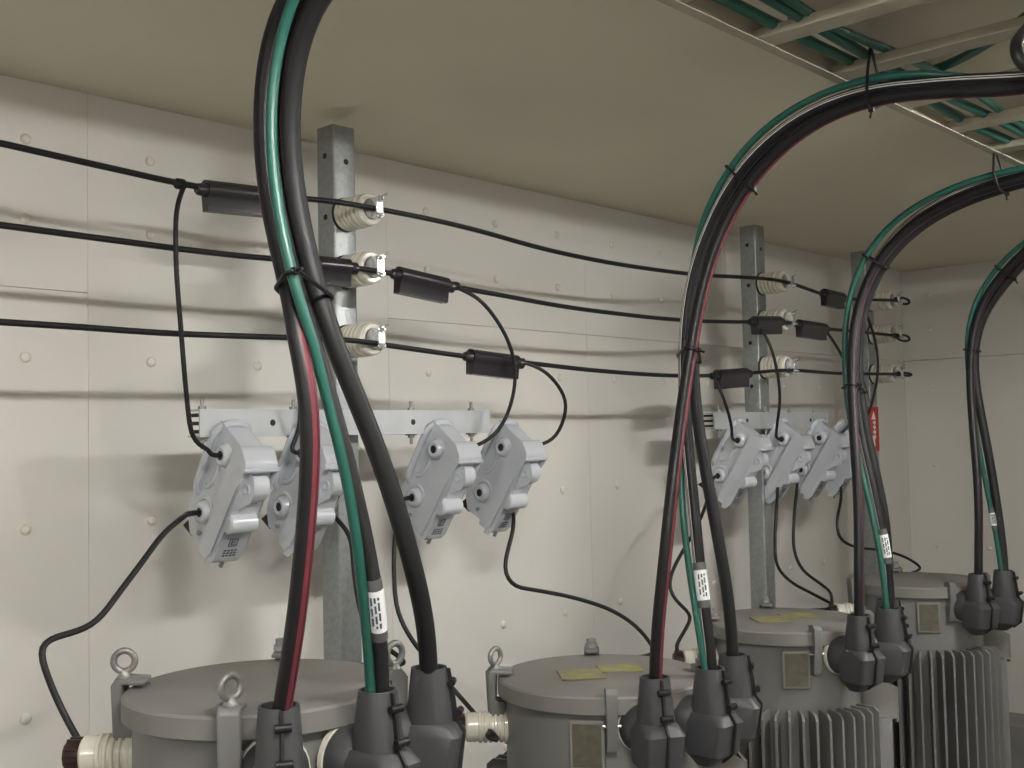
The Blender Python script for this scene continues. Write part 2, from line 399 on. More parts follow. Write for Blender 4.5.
# ---------------------------------------------------------------- cutouts
CT_TILT = R(33)
SOCK = ((-0.046, -0.070), (-0.042, -0.222))      # upper and lower lead sockets, (y, z) on the cutout
def make_cutout():
    t = thing('fuse_cutout', '', 'fuse cutout')
    # local: x across, -y to the front, -z down the long axis
    def rr(hw, z0, z1, rad, n=6):
        pts = []
        for cx, cz, a0 in ((hw-rad, z0-rad, 0), (-hw+rad, z0-rad, 90), (-hw+rad, z1+rad, 180), (hw-rad, z1+rad, 270)):
            for k in range(n+1):
                a = R(a0+90*k/n); pts.append((cx+rad*math.cos(a), cz+rad*math.sin(a)))
        return pts
    b = NB()   # rounded mounting plate with raised rim
    extrude_poly(b, [(x, 0.010, z) for x, z in rr(0.046, -0.018, -0.208, 0.040)], (0, -0.012, 0))
    tube(b, [Vector((x, 0.003, z)) for x, z in rr(0.046, -0.018, -0.208, 0.040)], 0.0085, 8, closed=True, ref=(0, 1, 0))
    link('mounting_plate', b, 'cutout_grey', t)
    hw = 0.045; nw = 0.034
    b = NB()   # narrow neck between plate and housing
    prof = [(0.0, -0.022), (-0.090, -0.030), (-0.090, -0.284), (-0.020, -0.288), (0.004, -0.262), (0.010, -0.225), (0.0, -0.19)]
    extrude_poly(b, [(-nw, y, z) for y, z in prof], (2*nw, 0, 0)); bevel(b, 0.008, 3, 28)
    nk = link('neck', b, 'cutout_grey', t)
    b = NB()   # housing: side profile extruded across
    prof = [(-0.066, -0.020), (-0.086, -0.022), (-0.110, -0.038), (-0.116, -0.052), (-0.100, -0.060), (-0.100, -0.270), (-0.088, -0.292), (-0.070, -0.292), (-0.066, -0.270)]
    extrude_poly(b, [(-hw, y, z) for y, z in prof], (2*hw, 0, 0)); bevel(b, 0.006, 3, 28)
    hs = link('housing', b, 'cutout_grey', t); hs.location.y = -0.018
    b = NB()   # raised lip framing the door
    box(b, (0, -0.112, -0.052), (0.094, 0.020, 0.008))
    for sx in (-1, 1): extrude_poly(b, [(sx*0.043-0.003, -0.098, -0.050), (sx*0.043-0.003, -0.120, -0.050), (sx*0.043-0.003, -0.110, -0.120), (sx*0.043-0.003, -0.104, -0.275), (sx*0.043-0.003, -0.098, -0.280)], (0.006, 0, 0))
    bevel(b, 0.0025, 2, 40); link('door_frame', b, 'cutout_grey', hs)
    for sx in (-1, 1):   # raised ribs and lead sockets on the sides
        arc = [Vector((sx*(nw-0.001), -0.006-0.034*math.cos(q), -0.122-0.050*math.sin(q))) for q in [R(-75+15*k) for k in range(11)]]
        b = NB(); tube(b, arc, 0.007, 8); link('side_rib', b, 'cutout_grey', nk)
        arc = [Vector((sx*(nw-0.001), SOCK[1][0]-0.030*math.cos(q), SOCK[1][1]-0.034*math.sin(q))) for q in [R(-160+16*k) for k in range(11)]]
        b = NB(); tube(b, arc, 0.0055, 8); link('side_rib', b, 'cutout_grey', nk)
        for y, z in SOCK:
            b = NB(); lathe(b, (sx*(nw-0.004), y, z), (sx, 0, 0), [(0, 0.030), (0.010, 0.025), (0.018, 0.0215), (0.020, 0.018), (0.018, 0.0105)], 18, caps=False)
            link('lead_socket', b, 'cutout_grey', nk)
            b = NB(); lathe(b, (sx*(nw+0.009), y, z), (sx, 0, 0), [(0, 0.0115), (0.004, 0.0115)], 14); link('socket_hole', b, 'hole_black', nk)
    b = NB()   # front door
    dp = [(-0.094, -0.060), (-0.106, -0.062), (-0.113, -0.150), (-0.111, -0.285), (-0.102, -0.306), (-0.090, -0.308)]
    extrude_poly(b, [(-0.038, y, z) for y, z in dp], (0.076, 0, 0)); bevel(b, 0.004, 2, 28)
    d = link('door', b, 'cutout_door', t); d.location.y = -0.018
    b = NB()   # eye boss at the top of the door
    bp = [(-0.102, -0.068), (-0.124, -0.072), (-0.138, -0.090), (-0.138, -0.112), (-0.108, -0.150)]
    extrude_poly(b, [(-0.022, y, z) for y, z in bp], (0.052, 0, 0)); bevel(b, 0.009, 3, 25)
    link('pull_eye', b, 'cutout_door', d)
    b = NB(); lathe(b, (-0.0212, -0.121, -0.097), (-1, 0, 0), [(-0.004, 0.0115), (0.003, 0.0115), (0.004, 0.009), (0.002, 0.006)], 16); link('eye_ring', b, 'cutout_grey', d)
    b = NB(); lathe(b, (-0.037, -0.112, -0.192), (1, 0, 0), [(0, 0.018), (0.004, 0.0225), (0.068, 0.0225), (0.072, 0.018)], 20); link('handle_barrel', b, 'cutout_door', d)
    b = NB(); y = -0.1135   # printed emblem and small print
    for bx in ((0, -0.236, 0.020, 0.0022), (0, -0.254, 0.020, 0.0022), (-0.010, -0.245, 0.0022, 0.020), (0.010, -0.245, 0.0022, 0.020), (0, -0.245, 0.013, 0.0022), (-0.004, -0.245, 0.0022, 0.013), (0.002, -0.2405, 0.010, 0.0018), (0.002, -0.2495, 0.010, 0.0018)):
        box(b, (bx[0], y+0.0015, bx[1]), (bx[2], 0.001, bx[3]))
    for k in range(3):
        for q in range(4): box(b, (-0.014+q*0.009, y+0.0020, -0.266-0.007*k), (0.006, 0.001, 0.0034))
    link('printed_emblem', b, 'mark_ink', d)
    b = NB(); extrude_poly(b, [(-0.030, 0.000, -0.262), (-0.030, 0.022, -0.302), (-0.030, -0.020, -0.302)], (0.024, 0, 0)); link('hinge_stop', b, 'hole_black', t)
    b = NB(); cyl(b, (-nw-0.006, -0.050, -0.272), (nw+0.006, -0.050, -0.272), 0.0055, 8); link('hinge_pin', b, 'dull_metal', t)
    b = NB(); cyl(b, (0, -0.116, -0.302), (0, -0.116, -0.320), 0.005, 8); link('latch_stud', b, 'dull_metal', t)
    return t
ct = make_cutout()
CUT = [((238, 490), 'grey fuse cutout of the long cross arm fed from the top wire'),
       ((316, 488), 'grey fuse cutout on the long cross arm half hidden behind the thick cable bundle'),
       ((446, 480), 'grey fuse cutout on the long cross arm fed by the lead from the middle wire'),
       ((512, 477), 'grey fuse cutout of the long cross arm fed by the lead from the bottom wire'),
       ((744, 463), 'grey fuse cutout of the short cross arm fed by the lead from the bottom wire'),
       ((787, 458), 'grey fuse cutout on the short cross arm in front of the second post'),
       ((824, 453), 'grey fuse cutout on the short cross arm next to the third cable bundle'),
       ((848, 453), 'grey fuse cutout on the short cross arm mostly hidden by the third cable bundle')]
CX = []
for i, (p, lab) in enumerate(CUT):
    o = ct if i == 0 else copy_tree(ct)
    x = at(p[0]+3, p[1], Y=2.115).x; CX.append(x)
    o.location = (x, 2.122, 1.711); o.rotation_euler = (CT_TILT, 0, 0)
    tag(o, lab, 'fuse cutout', 'fuse cutouts under the cross arms')
def socket(i, side, upper):
    y, z = SOCK[0] if upper else SOCK[1]
    c, s = math.cos(CT_TILT), math.sin(CT_TILT)
    return Vector((CX[i]+side*0.052, 2.122+y*c-z*s, 1.711+y*s+z*c))
def lead(pts, lab, r=0.0052, clamp=None, name='lead_wire', sm=4):
    Q = smooth_path(catmull(pts, 0.015), sm)
    b = NB(); tube(b, Q, r, 10); o = link(name, b, 'pvc_grey_black')
    tag(o, lab, 'wire', 'thin black leads to and from the cutouts')
    if clamp is not None:
        b = NB(); lathe(b, Vector(clamp)-Vector((0.014, 0, 0)), (1, 0, 0), [(0, 0.006), (0.006, 0.0115), (0.022, 0.0115), (0.028, 0.006)], 10); link('tap_joint', b, 'pvc_black', o)
    return o
def PP(l): return [at(x, y, Y=Y) for x, y, Y in l]
sk = socket; EX = Vector((1, 0, 0))
def into(i, side, upper): s = sk(i, side, upper); return [s + EX*side*0.03, s - EX*side*0.008]
# upper leads
p = PP([(184,186,2.075),(177,205,2.06),(176,260,2.05),(181,330,2.06),(187,400,2.08),(192,436,2.10),(202,448,2.12),(213,450,2.13)])
lead(p + into(0, -1, True), 'thin black lead dropping from the top wire beside the left cutout', clamp=at(180,184,Y=WY))
p = PP([(288,262,2.085),(290,300,2.10),(298,360,2.10),(300,410,2.11),(298,436,2.13)])
lead(p + into(1, -1, True), 'thin black lead dropping behind the first cable bundle', clamp=at(286,260,Y=WY))
p = PP([(456,287,2.08),(478,298,2.06),(500,325,2.04),(513,355,2.04),(515,385,2.05),(506,418,2.07),(494,436,2.09)])
lead(p + into(2, 1, True), 'thin black lead looping from the middle wire to a cutout', clamp=at(455,286,Y=WY))
p = PP([(522,362,2.08),(540,368,2.06),(558,385,2.05),(567,405,2.05),(562,425,2.07),(553,440,2.09)])
lead(p + into(3, 1, True), 'thin black lead curling from the bottom wire to the outer cutout', clamp=at(521,362,Y=WY))
p = PP([(714,377,2.08),(721,392,2.06),(729,415,2.07),(732,430,2.09)])
lead(p + into(4, -1, True), 'thin black lead dropping from the bottom wire by the second post', clamp=at(713,376,Y=WY), r=0.0055)
p = PP([(758,324,2.08),(768,340,2.05),(777,370,2.04),(780,400,2.05),(777,425,2.08)])
lead(p + into(5, -1, True), 'thin black lead dropping from the middle wire in front of the second post', clamp=at(751,322,Y=WY), r=0.0055)
p = PP([(826,331,2.08),(836,345,2.06),(850,375,2.05),(856,405,2.06),(850,425,2.08)])
lead(p + into(6, 1, True), 'thin black lead from the middle wire passing behind the third bundle', clamp=at(826,330,Y=WY), r=0.0055)
p = PP([(861,305,2.08),(868,318,2.06),(876,345,2.05),(878,370,2.05),(874,395,2.06),(868,415,2.08)])
lead(p + into(7, 1, True), 'thin black lead dropping from the top wire by the end post', clamp=at(860,299,Y=WY), r=0.0055)

# ---------------------------------------------------------------- transformers
TR = [dict(x=1.147, y=1.690, z=1.229, r=0.232), dict(x=2.060, y=1.655, z=1.100, r=0.243), dict(x=2.986, y=1.700, z=1.100, r=0.232), dict(x=4.020, y=1.740, z=1.105, r=0.232)]
TLAB = ['tall grey drum transformer with lifting eyes under the first post', 'grey drum transformer with faded yellow sticker on its lid, second in the row',
        'grey finned drum transformer below the short cross arm', 'grey finned drum transformer at the end of the row by the end wall']
BOOT_R = 0.300
BOOT_A = ((-119, -87, -52), (-120, -91, -60), (-110, -79, -48), (-117, -88))
def boot_pos(i, k):
    T = TR[i]; a = R(BOOT_A[i][k]); return Vector((T['x']+BOOT_R*math.cos(a), T['y']+BOOT_R*math.sin(a), T['z']-(0.089 if i == 0 else 0.066)))
def polar(r, a, z): return Vector((r*math.cos(R(a)), r*math.sin(R(a)), z))
bootm = clipm = None
def superring(bm, cx, cy, z, hx, hy, n=3.0, seg=28):
    out = []
    for k in range(seg):
        a = 2*math.pi*k/seg; c, s = math.cos(a), math.sin(a)
        out.append(bm.verts.new((cx+hx*math.copysign(abs(c)**(2/n), c), cy+hy*math.copysign(abs(s)**(2/n), s), z)))
    return out
def boot_mesh():
    b = NB(); rings = []
    for z, hx, hy, cy, n in ((-0.088, 0.020, 0.020, 0.014, 3), (-0.060, 0.042, 0.046, 0.000, 6), (0.006, 0.045, 0.054, -0.004, 7), (0.024, 0.038, 0.044, -0.002, 4), (0.027, 0.036, 0.041, 0.0, 2.6), (0.075, 0.034, 0.036, 0.0, 2.3), (0.118, 0.031, 0.031, 0.0, 2)):
        rings.append(superring(b, 0, cy, z, hx, hy, n))
    rings.append(superring(b, 0, 0, 0.118, 0.0265, 0.0265, 2)); rings.append(superring(b, 0, 0, 0.098, 0.0255, 0.0255, 2))
    for A, B in zip(rings, rings[1:]):
        for k in range(28): b.faces.new((A[k], A[(k+1) % 28], B[(k+1) % 28], B[k]))
    b.faces.new(rings[0]); b.faces.new(rings[-1])
    lathe(b, (0, 0.025, 0), (0, 1, 0), [(0, 0.040), (0.016, 0.050), (0.046, 0.054), (0.050, 0.050)], 28)
    return b
for i, T in enumerate(TR):
    r, rb, zl = T['r'], T['r']-0.018, T['z']
    t = thing('transformer', TLAB[i], 'transformer', (T['x'], T['y'], 0)); T['o'] = t
    b = NB(); lathe(b, (0, 0, 0.09), (0, 0, 1), [(0, rb-0.012), (0.012, rb), (zl-0.035-0.09, rb)], 64); link('tank', b, 'tank_grey', t)
    for s in (-1, 1):
        b = NB(); box(b, (0, s*0.15, 0.045), (0.46, 0.06, 0.09)); bevel(b, 0.004, 1); link('base_channel', b, 'tank_grey', t)
    b = NB(); lathe(b, (0, 0, zl), (0, 0, 1), [(-0.038, rb-0.01), (-0.038, r-0.002), (-0.036, r), (-0.004, r), (0.0, r-0.005), (0.003, r*0.6), (0.004, 0.004)], 72)
    lid = link('lid', b, 'lid_grey', t, 24)
    if i in (1, 2):
        b = NB()
        for (cx, cy, w, h) in ((-0.022, -0.052, 0.105, 0.100), (0.030, 0.046, 0.085, 0.100)):
            M = Matrix.Rotation(R(47), 3, 'Z'); c = M @ Vector((cx, -cy, 0)); box(b, (c.x, c.y, zl+0.0055), (w, h, 0.0022), M)
        link('yellow_sticker', b, 'sticker_yellow', lid)
    # lid clamps
    for a in ((135, -135, 45, -45) if i == 0 else (135, -137, 45, -45) if i == 1 else (135, -130, 45, -45)):
        rot = (0, 0, R(a)); strap = (a < -100 and i > 0)
        b = NB()
        if strap:
            extrude_poly(b, [(rb+0.001, -0.012, zl-0.115), (rb+0.020, -0.012, zl-0.115), (r+0.016, -0.012, zl-0.040), (r+0.016, -0.012, zl+0.010), (r+0.004, -0.012, zl+0.018), (r-0.022, -0.012, zl+0.014), (r-0.022, -0.012, zl+0.004), (r+0.003, -0.012, zl+0.004), (r+0.004, -0.012, zl-0.042), (rb+0.001, -0.012, zl-0.042)], (0, 0.024, 0)); bevel(b, 0.003, 2)
        else:
            extrude_poly(b, [(rb+0.001, -0.017, zl-0.095), (r+0.020, -0.017, zl-0.095), (r+0.024, -0.017, zl+0.008), (r+0.014, -0.017, zl+0.019), (r-0.034, -0.017, zl+0.015), (r-0.034, -0.017, zl+0.006), (r+0.004, -0.017, zl+0.008), (r+0.006, -0.017, zl-0.052), (rb+0.001, -0.017, zl-0.054)], (0, 0.034, 0)); bevel(b, 0.004, 2)
        cl = link('lid_clamp', b, 'tank_grey', t); cl.rotation_euler = rot
        if (i == 0 and a != 45) or (i == 1 and a == 135):
            b = NB(); ec = Vector((r+0.004, 0, zl+0.047)); na = R(-137+(12 if (i == 0 and a == 135) else 48)-a); torus(b, ec, (math.cos(na), math.sin(na), 0), 0.0178, 0.0060, 24, 10)
            lathe(b, (r+0.004, 0, zl+0.014), (0, 0, 1), [(0, 0.013), (0.006, 0.013), (0.010, 0.009), (0.018, 0.008)], 14)
            link('eye_bolt', b, 'dull_metal', cl)
        elif strap:
            b = NB(); cyl(b, (r-0.004, -0.020, zl-0.060), (r-0.004, 0.020, zl-0.060), 0.005, 10)
            link('strap_pin', b, 'bright_metal', cl)
        else:
            b = NB(); lathe(b, (r-0.008, 0, zl+0.018), (0, 0, 1), [(0, 0.017), (0.010, 0.016), (0.012, 0.0125), (0.022, 0.0125)], 6); link('hex_nut', b, 'dull_metal', cl)
    # nameplate
    if i > 0:
        a = (-150, -144, -149)[i-1]
        b = NB(); box(b, (rb+0.003, 0, zl-0.103), (0.010, 0.076, 0.105)); bevel(b, 0.002, 1)
        np_ = link('nameplate', b, 'lid_grey', t); np_.rotation_euler = (0, 0, R(a))
        b = NB(); box(b, (rb+0.0085, 0, zl-0.103), (0.002, 0.062, 0.090)); link('plate_face', b, 'plate_brass', np_)
    # high voltage bushings
    for a in (135, 45):
        b = NB(); prof = [(0, 0.040), (0.012, 0.040), (0.014, 0.034)]
        for k in range(5): prof += [(0.018+k*0.012, 0.036), (0.023+k*0.012, 0.036), (0.025+k*0.012, 0.032), (0.028+k*0.012, 0.032)]
        prof += [(0.080, 0.033), (0.098, 0.033), (0.102, 0.029)]
        lathe(b, (rb-0.008, 0, zl-0.113), (1, 0, 0), prof, 26); h = link('high_voltage_bushing', b, 'porcelain', t, 35); h.rotation_euler = (0, 0, R(a))
        b = NB(); pr = [(0, 0.022), (0.003, 0.028)]
        lathe(b, (rb+0.093, 0, zl-0.113), (1, 0, 0), [(0, 0.022), (0.003, 0.027), (0.024, 0.027), (0.030, 0.022)], 12)
        for k in range(10):
            c = Vector((rb+0.107, 0.0275*math.cos(2*math.pi*k/10), zl-0.113+0.0275*math.sin(2*math.pi*k/10))); box(b, c, (0.022, 0.006, 0.006))
        link('bushing_cap', b, 'cap_brown', h)
    # low voltage bushings with moulded boots
    for k in range(len(BOOT_A[i])):
        bp = boot_pos(i, k); rot = (0, 0, R(BOOT_A[i][k]+90))
        if bootm is None: bo = link('terminal_boot', boot_mesh(), 'boot_grey', t, 32); bootm = bo
        else: bo = share(bootm, t)
        bo.location = (bp.x-T['x'], bp.y-T['y'], bp.z); bo.rotation_euler = rot
        if clipm is None:
            b = NB(); extrude_poly(b, [(-0.0025, -0.054, -0.058), (-0.0025, -0.063, 0.010), (-0.0025, -0.050, 0.028), (-0.0025, -0.044, 0.075), (-0.0025, -0.037, 0.116), (-0.0025, -0.026, 0.116), (-0.0025, -0.026, -0.080)], (0.005, 0, 0)); seamm = link('boot_seam', b, 'pvc_grey_black', bo)
            b = NB(); cyl(b, (-0.011, -0.040, 0.092), (0.014, -0.040, 0.092), 0.0065, 10); clipm = link('boot_clip', b, 'pvc_black', bo)
            share(clipm, bo, (0, -0.012, -0.050))
        else:
            share(seamm, bo); share(clipm, bo, (0, 0, 0)); share(clipm, bo, (0, -0.012, -0.050))
        dr = polar(-1, BOOT_A[i][k], 0)
        b = NB(); lathe(b, Vector((bp.x-T['x'], bp.y-T['y'], bp.z))+dr*0.070, dr, [(0, 0.040), (0.003, 0.056), (0.012, 0.057), (0.015, 0.048), (0.030, 0.048)], 26)
        link('low_voltage_bushing', b, 'porcelain', t)
    # radial cooling fins
    zf = zl-0.215; fin0 = None
    n = 48
    for k in range(n):
        a = -180+360*k/n
        if -84 < a < -12 or (118 < a < 152): continue
        if fin0 is None:
            b = NB(); extrude_poly(b, [(rb-0.004, -0.0035, 0.16), (rb+0.068, -0.0035, 0.16), (rb+0.068, -0.0035, zf-0.014), (rb+0.052, -0.0035, zf), (rb-0.004, -0.0035, zf)], (0, 0.007, 0))
            fin0 = link('fin', b, 'tank_grey', t); fin0.rotation_euler = (0, 0, R(a))
        else: share(fin0, t, (0, 0, 0), (0, 0, R(a)))
    # lifting bracket: sloping U channel
    b = NB(); z0 = zl-0.150
    for sx in (-1, 1):
        extrude_poly(b, [(rb-0.004, sx*0.034-0.002, z0-0.14), (rb+0.098, sx*0.034-0.002, z0-0.14), (rb+0.098, sx*0.034-0.002, z0-0.052), (rb-0.004, sx*0.034-0.002, z0+0.010)], (0, 0.004, 0))
    extrude_poly(b, [(rb+0.094, -0.036, z0-0.15), (rb+0.100, -0.036, z0-0.15), (rb+0.100, -0.036, z0-0.050), (rb+0.094, -0.036, z0-0.050)], (0, 0.072, 0))
    k = link('lifting_bracket', b, 'lid_grey', t); k.rotation_euler = (0, 0, R(-45))
    b = NB(); box(b, (rb+0.030, 0, (0.16+z0-0.13)/2), (0.076, 0.150, z0-0.13-0.16)); bevel(b, 0.006, 2); k = link('side_column', b, 'tank_grey', t); k.rotation_euler = (0, 0, R(-45))
    if i > 0:
        b = NB(); lathe(b, polar(rb, -100, zl-0.150), polar(1, -100, 0), [(-0.004, 0.018), (0.0015, 0.018)], 14); link('yellow_mark', b, 'yellow_mark', t)

def bush_end(i, a, d=0.108, dz=0.0):
    T = TR[i]; rb = T['r']-0.018
    return Vector((T['x'], T['y'], 0)) + polar(rb+d, a, T['z']-0.113+dz)
# lower leads
e = bush_end(0, 135)
p = [sk(0,-1,False)+EX*0.008, sk(0,-1,False)-EX*0.02] + PP([(182,518,2.16),(165,532,2.14),(140,565,2.10),(118,594,2.08),(97,621,2.06),(78,631,2.05),(50,639,2.03),(41,647,2.02),(42,660,2.01),(52,688,2.00),(68,722,1.97),(82,746,1.95)]) + [e+Vector((0.02, -0.03, -0.028))]
lead(p, 'thin black lead bending down from the left cutout to the first transformer', r=0.0062, sm=3)
e = bush_end(0, 45)
p = [sk(1,1,False)-EX*0.008, sk(1,1,False)+EX*0.015] + PP([(350,535,2.12),(353,560,2.10),(358,600,2.06),(368,632,2.03),(388,649,2.02),(405,662,2.02)]) + [e+Vector((0.03, 0.02, 0.06)), e+Vector((0, 0, 0.025))]
lead(p, 'thin black lead running down behind the first bundle past the lifting eye', r=0.0058)
e = bush_end(1, 135)
p = [sk(2,-1,False)+EX*0.008, sk(2,-1,False)-EX*0.015] + PP([(399,508,2.14),(395,535,2.12),(394,575,2.10),(398,612,2.08),(412,640,2.05),(435,668,2.02),(462,699,1.98),(482,722,1.88),(495,736,1.78),(499,741,1.76),(488,737,1.78)]) + [e+Vector((0.04, -0.05, -0.012)), e+Vector((0.005, -0.005, -0.018))]
lead(p, 'thin black lead running down to the bushing of the second transformer', r=0.0058, sm=2)
e = bush_end(1, 45)
p = [sk(3,1,False)-EX*0.008, sk(3,1,False)+EX*0.012] + PP([(514,525,2.12),(507,553,2.11),(504,573,2.10),(512,585,2.09),(535,590,2.08),(575,598,2.06),(615,612,2.03),(640,630,2.00),(654,650,1.97)]) + [e+Vector((0, 0.02, 0.06)), e+Vector((0, 0, 0.025))]
lead(p, 'thin black lead curving across the wall to the second transformer', r=0.0058)
e = bush_end(2, 135)
p = [sk(4,-1,False)+EX*0.008, sk(4,-1,False)-EX*0.015] + PP([(704,510,2.10),(695,530,2.08),(680,556,2.06),(671,575,2.05),(669,590,2.04),(676,601,2.02),(690,614,2.0)]) + [e+Vector((-0.01, 0, 0.04)), e+Vector((0, 0, 0.022))]
lead(p, 'thin black lead passing behind the second bundle to the third transformer', r=0.0058)
e = bush_end(2, 45)
p = [sk(5,1,False)-EX*0.008, sk(5,1,False)+EX*0.012] + PP([(777,500,2.12),(775,540,2.10),(777,566,2.09),(790,581,2.07),(815,595,2.04),(834,606,2.02)]) + [e+Vector((0, 0.02, 0.06)), e+Vector((0, 0, 0.025))]
lead(p, 'thin black lead dropping beside the second post to the third transformer', r=0.0058)
e = bush_end(3, 135)
p = [sk(6,-1,False)+EX*0.008, sk(6,-1,False)-EX*0.012] + PP([(797,488,2.12),(794,520,2.10),(794,550,2.09),(801,568,2.07),(818,582,2.04),(829,590,2.02)]) + [e+Vector((0, 0, 0.04)), e+Vector((0, 0, 0.022))]
lead(p, 'thin black lead dropping from the third cutout of the short arm to the last transformer', r=0.0058)
e = bush_end(3, 45)
p = [sk(7,1,False)-EX*0.008, sk(7,1,False)+EX*0.012] + PP([(841,500,2.12),(837,520,2.11),(839,537,2.10),(852,546,2.08),(880,550,2.06),(905,557,2.03),(920,567,2.00)]) + [e+Vector((0, 0.01, 0.05)), e+Vector((0, 0, 0.022))]
lead(p, 'thin black lead curving behind the third bundle to the last transformer', r=0.0058)

# ---------------------------------------------------------------- thick cable bundles
def red(a): return 1 if 66 < a < 102 or 108 < a < 150 else 0
def white(a): return 1 if 328 < a < 340 or 346 < a < 358 else 0
CABLES = {}
PLAN = []
TAIL_X = {'1': 0.96, '2': 2.11, '3': 3.06, '4': 3.98}
TAIL_DX = dict(a=-0.032, b=0.0, c=0.034, g=-0.058)
BUNDLE_SHIFT = dict(a=0.0, b=0.008, c=0.0, g=-0.012)
def cable(key, pts, r, matn, stripe, lab, cat, tail, tagpx=None, name='power_cable'):
    """pts (px, py, X); the plane X = const of each cable comes from the boot it enters and the place it crosses the tray"""
    P = []; lastX = None
    for q in pts:
        if len(q) == 3: lastX = q[2]
        P.append([q[0], q[1], q[2] if len(q) == 3 else None])
    known = [k for k, q in enumerate(P) if q[2] is not None]
    for a, c in zip(known, known[1:]):
        for k in range(a+1, c): P[k][2] = P[a][2] + (P[c][2]-P[a][2])*(k-a)/(c-a)
    for k in range(known[-1]+1, len(P)): P[k][2] = P[known[-1]][2]
    W = [at(x, y, X=X) for x, y, X in P]
    bp = boot_pos(int(key[0])-1, {'a': 0, 'b': 1, 'c': 2, 'g': 1}[key[1]]); sh = (BUNDLE_SHIFT[key[1]])
    W[0] = bp + Vector((sh, 0, 0.085)); W[1] = Vector((bp.x+sh, bp.y, 0))*0.6 + Vector((W[1].x, W[1].y, 0))*0.4 + Vector((0, 0, W[1].z))
    xe, xt = P[-1][2], TAIL_X[key[0]] + TAIL_DX[key[1]]
    W += [Vector((xe+(xt-xe)*(n_+1)/len(tail), y, z)) for n_, (y, z) in enumerate(tail)]
    PLAN.append((key, smooth_path(catmull(W, 0.02), 14), r, matn, stripe, lab, cat, tagpx, name))
def relax(keys):
    """push the cables of one bundle apart until they only touch"""
    idx = [i for i, p in enumerate(PLAN) if p[0] in keys]
    A = {i: np.array([tuple(v) for v in PLAN[i][1]]) for i in idx}
    for it in range(80):
        for m, i in enumerate(idx):
            for j in idx[m+1:]:
                need = PLAN[i][2] + PLAN[j][2] + 0.0004
                D = A[i][:, None, :] - A[j][None, :, :]; L_ = np.linalg.norm(D, axis=2)
                k = L_.argmin(1)
                for q in np.nonzero(L_[np.arange(len(k)), k] < need)[0]:
                    d = A[i][q] - A[j][k[q]]; n_ = np.linalg.norm(d)
                    d = d/n_ if n_ > 1e-4 else np.array((1.0, 0, 0))
                    push = d*(need-n_)*0.3
                    if 3 <= q < len(A[i])-1: A[i][q] += push
                    if 3 <= k[q] < len(A[j])-1: A[j][k[q]] -= push
        if it < 70 and it % 4 == 0:
            for i in idx: A[i][1:-1] = A[i][1:-1]*0.6 + (A[i][:-2]+A[i][2:])*0.2
    for i in idx:
        p = PLAN[i]; PLAN[i] = (p[0], [Vector(v) for v in A[i]]) + p[2:]
def build_cable(key, Q, r, matn, stripe, lab, cat, tagpx, name):
    mats = [matn] + ([('stripe_red' if key[0] in '12' else 'stripe_maroon')] if stripe is red else ['stripe_white'] if stripe is white else [])
    b = NB(); tube(b, Q, r, 36 if stripe else 16, ref=(-1, 0, 0), stripe=stripe)
    o = link(name, b, mats, None, 60); tag(o, lab, cat, 'cables rising from the transformers to the ladder')
    CABLES[key] = (Q, r)
    if tagpx:
        (x0, y0), (x1, y1) = tagpx
        def near(x, y): return min(range(len(Q)), key=lambda k: (to_px(Q[k])[0]-x)**2 + (to_px(Q[k])[1]-y)**2)
        i0, i1 = sorted((near(x0, y0), near(x1, y1)))
        b = NB(); tube(b, Q[i0:i1+1], r+0.0016, 24, ref=(-1, 0, 0)); lb = link('cable_label', b, 'tag_white', o, 60)
        b = NB()
        for k in range(12):
            f = i0+(i1-i0)*(0.16+0.68*k/11); j = min(int(f), len(Q)-2); c0 = Q[j].lerp(Q[j+1], f-j)
            T = (Q[j+1]-Q[j]).normalized(); u = Vector((-0.73, -0.68, 0)); u = (u-T*T.dot(u)).normalized(); w = T.cross(u)
            for n_, q in enumerate((-0.45, 0.0, 0.40)):
                if (k*5+n_*3) % 4 == 0: continue
                box(b, c0 + (u*math.cos(q) + w*math.sin(q))*(r+0.0018), (0.0030, 0.0016, 0.0042), Matrix((w, u, T)).transposed())
        link('small_print', b, 'mark_ink', lb)
        for k0, k1 in ((i0, i0-1), (i1, i1+1)):
            if 0 <= k1 < len(Q):
                b = NB(); tube(b, [Q[k0], Q[k0].lerp(Q[k1], 0.35), Q[k0].lerp(Q[k1], 0.75)], r+0.0012, 20, ref=(-1, 0, 0)); link('label_tape', b, 'tape_grey', o, 60)
    return o
T1 = [(1.20, 2.335), (1.06, 2.355), (0.85, 2.350), (0.66, 2.355), (0.53, 2.40), (0.50, 2.475)]
T2 = [(0.57, 2.262), (0.46, 2.265), (0.37, 2.30), (0.315, 2.38), (0.30, 2.475)]
T3 = [(0.86, 2.325), (0.72, 2.31), (0.60, 2.33), (0.52, 2.40), (0.50, 2.475)]
T4 = [(1.22, 2.325), (1.06, 2.355), (0.85, 2.345), (0.66, 2.355), (0.53, 2.40), (0.50, 2.475)]
G = 'power cable'
cable('1a', [(291,716,.985),(293,690),(296,640),(301,575),(309,500),(313,430),(308,370,.962),(297,310),(281,262),(268,205),(260,140),(262,75),(276,0,.955)], .0145, 'pvc_black', red, 'thick black cable with red stripes rising from the first transformer', G, T1)
cable('1b', [(385,712,1.172),(382,670),(380,650),(375,590),(365,530),(351,470),(334,410),(316,350,1.02),(302,300),(289,250),(279,190),(274,130),(279,65),(295,0,.985)], .0120, 'pvc_grey_black', None, 'black cable with a white label, middle terminal of the first transformer', G, T1, ((374,590),(379,634)))
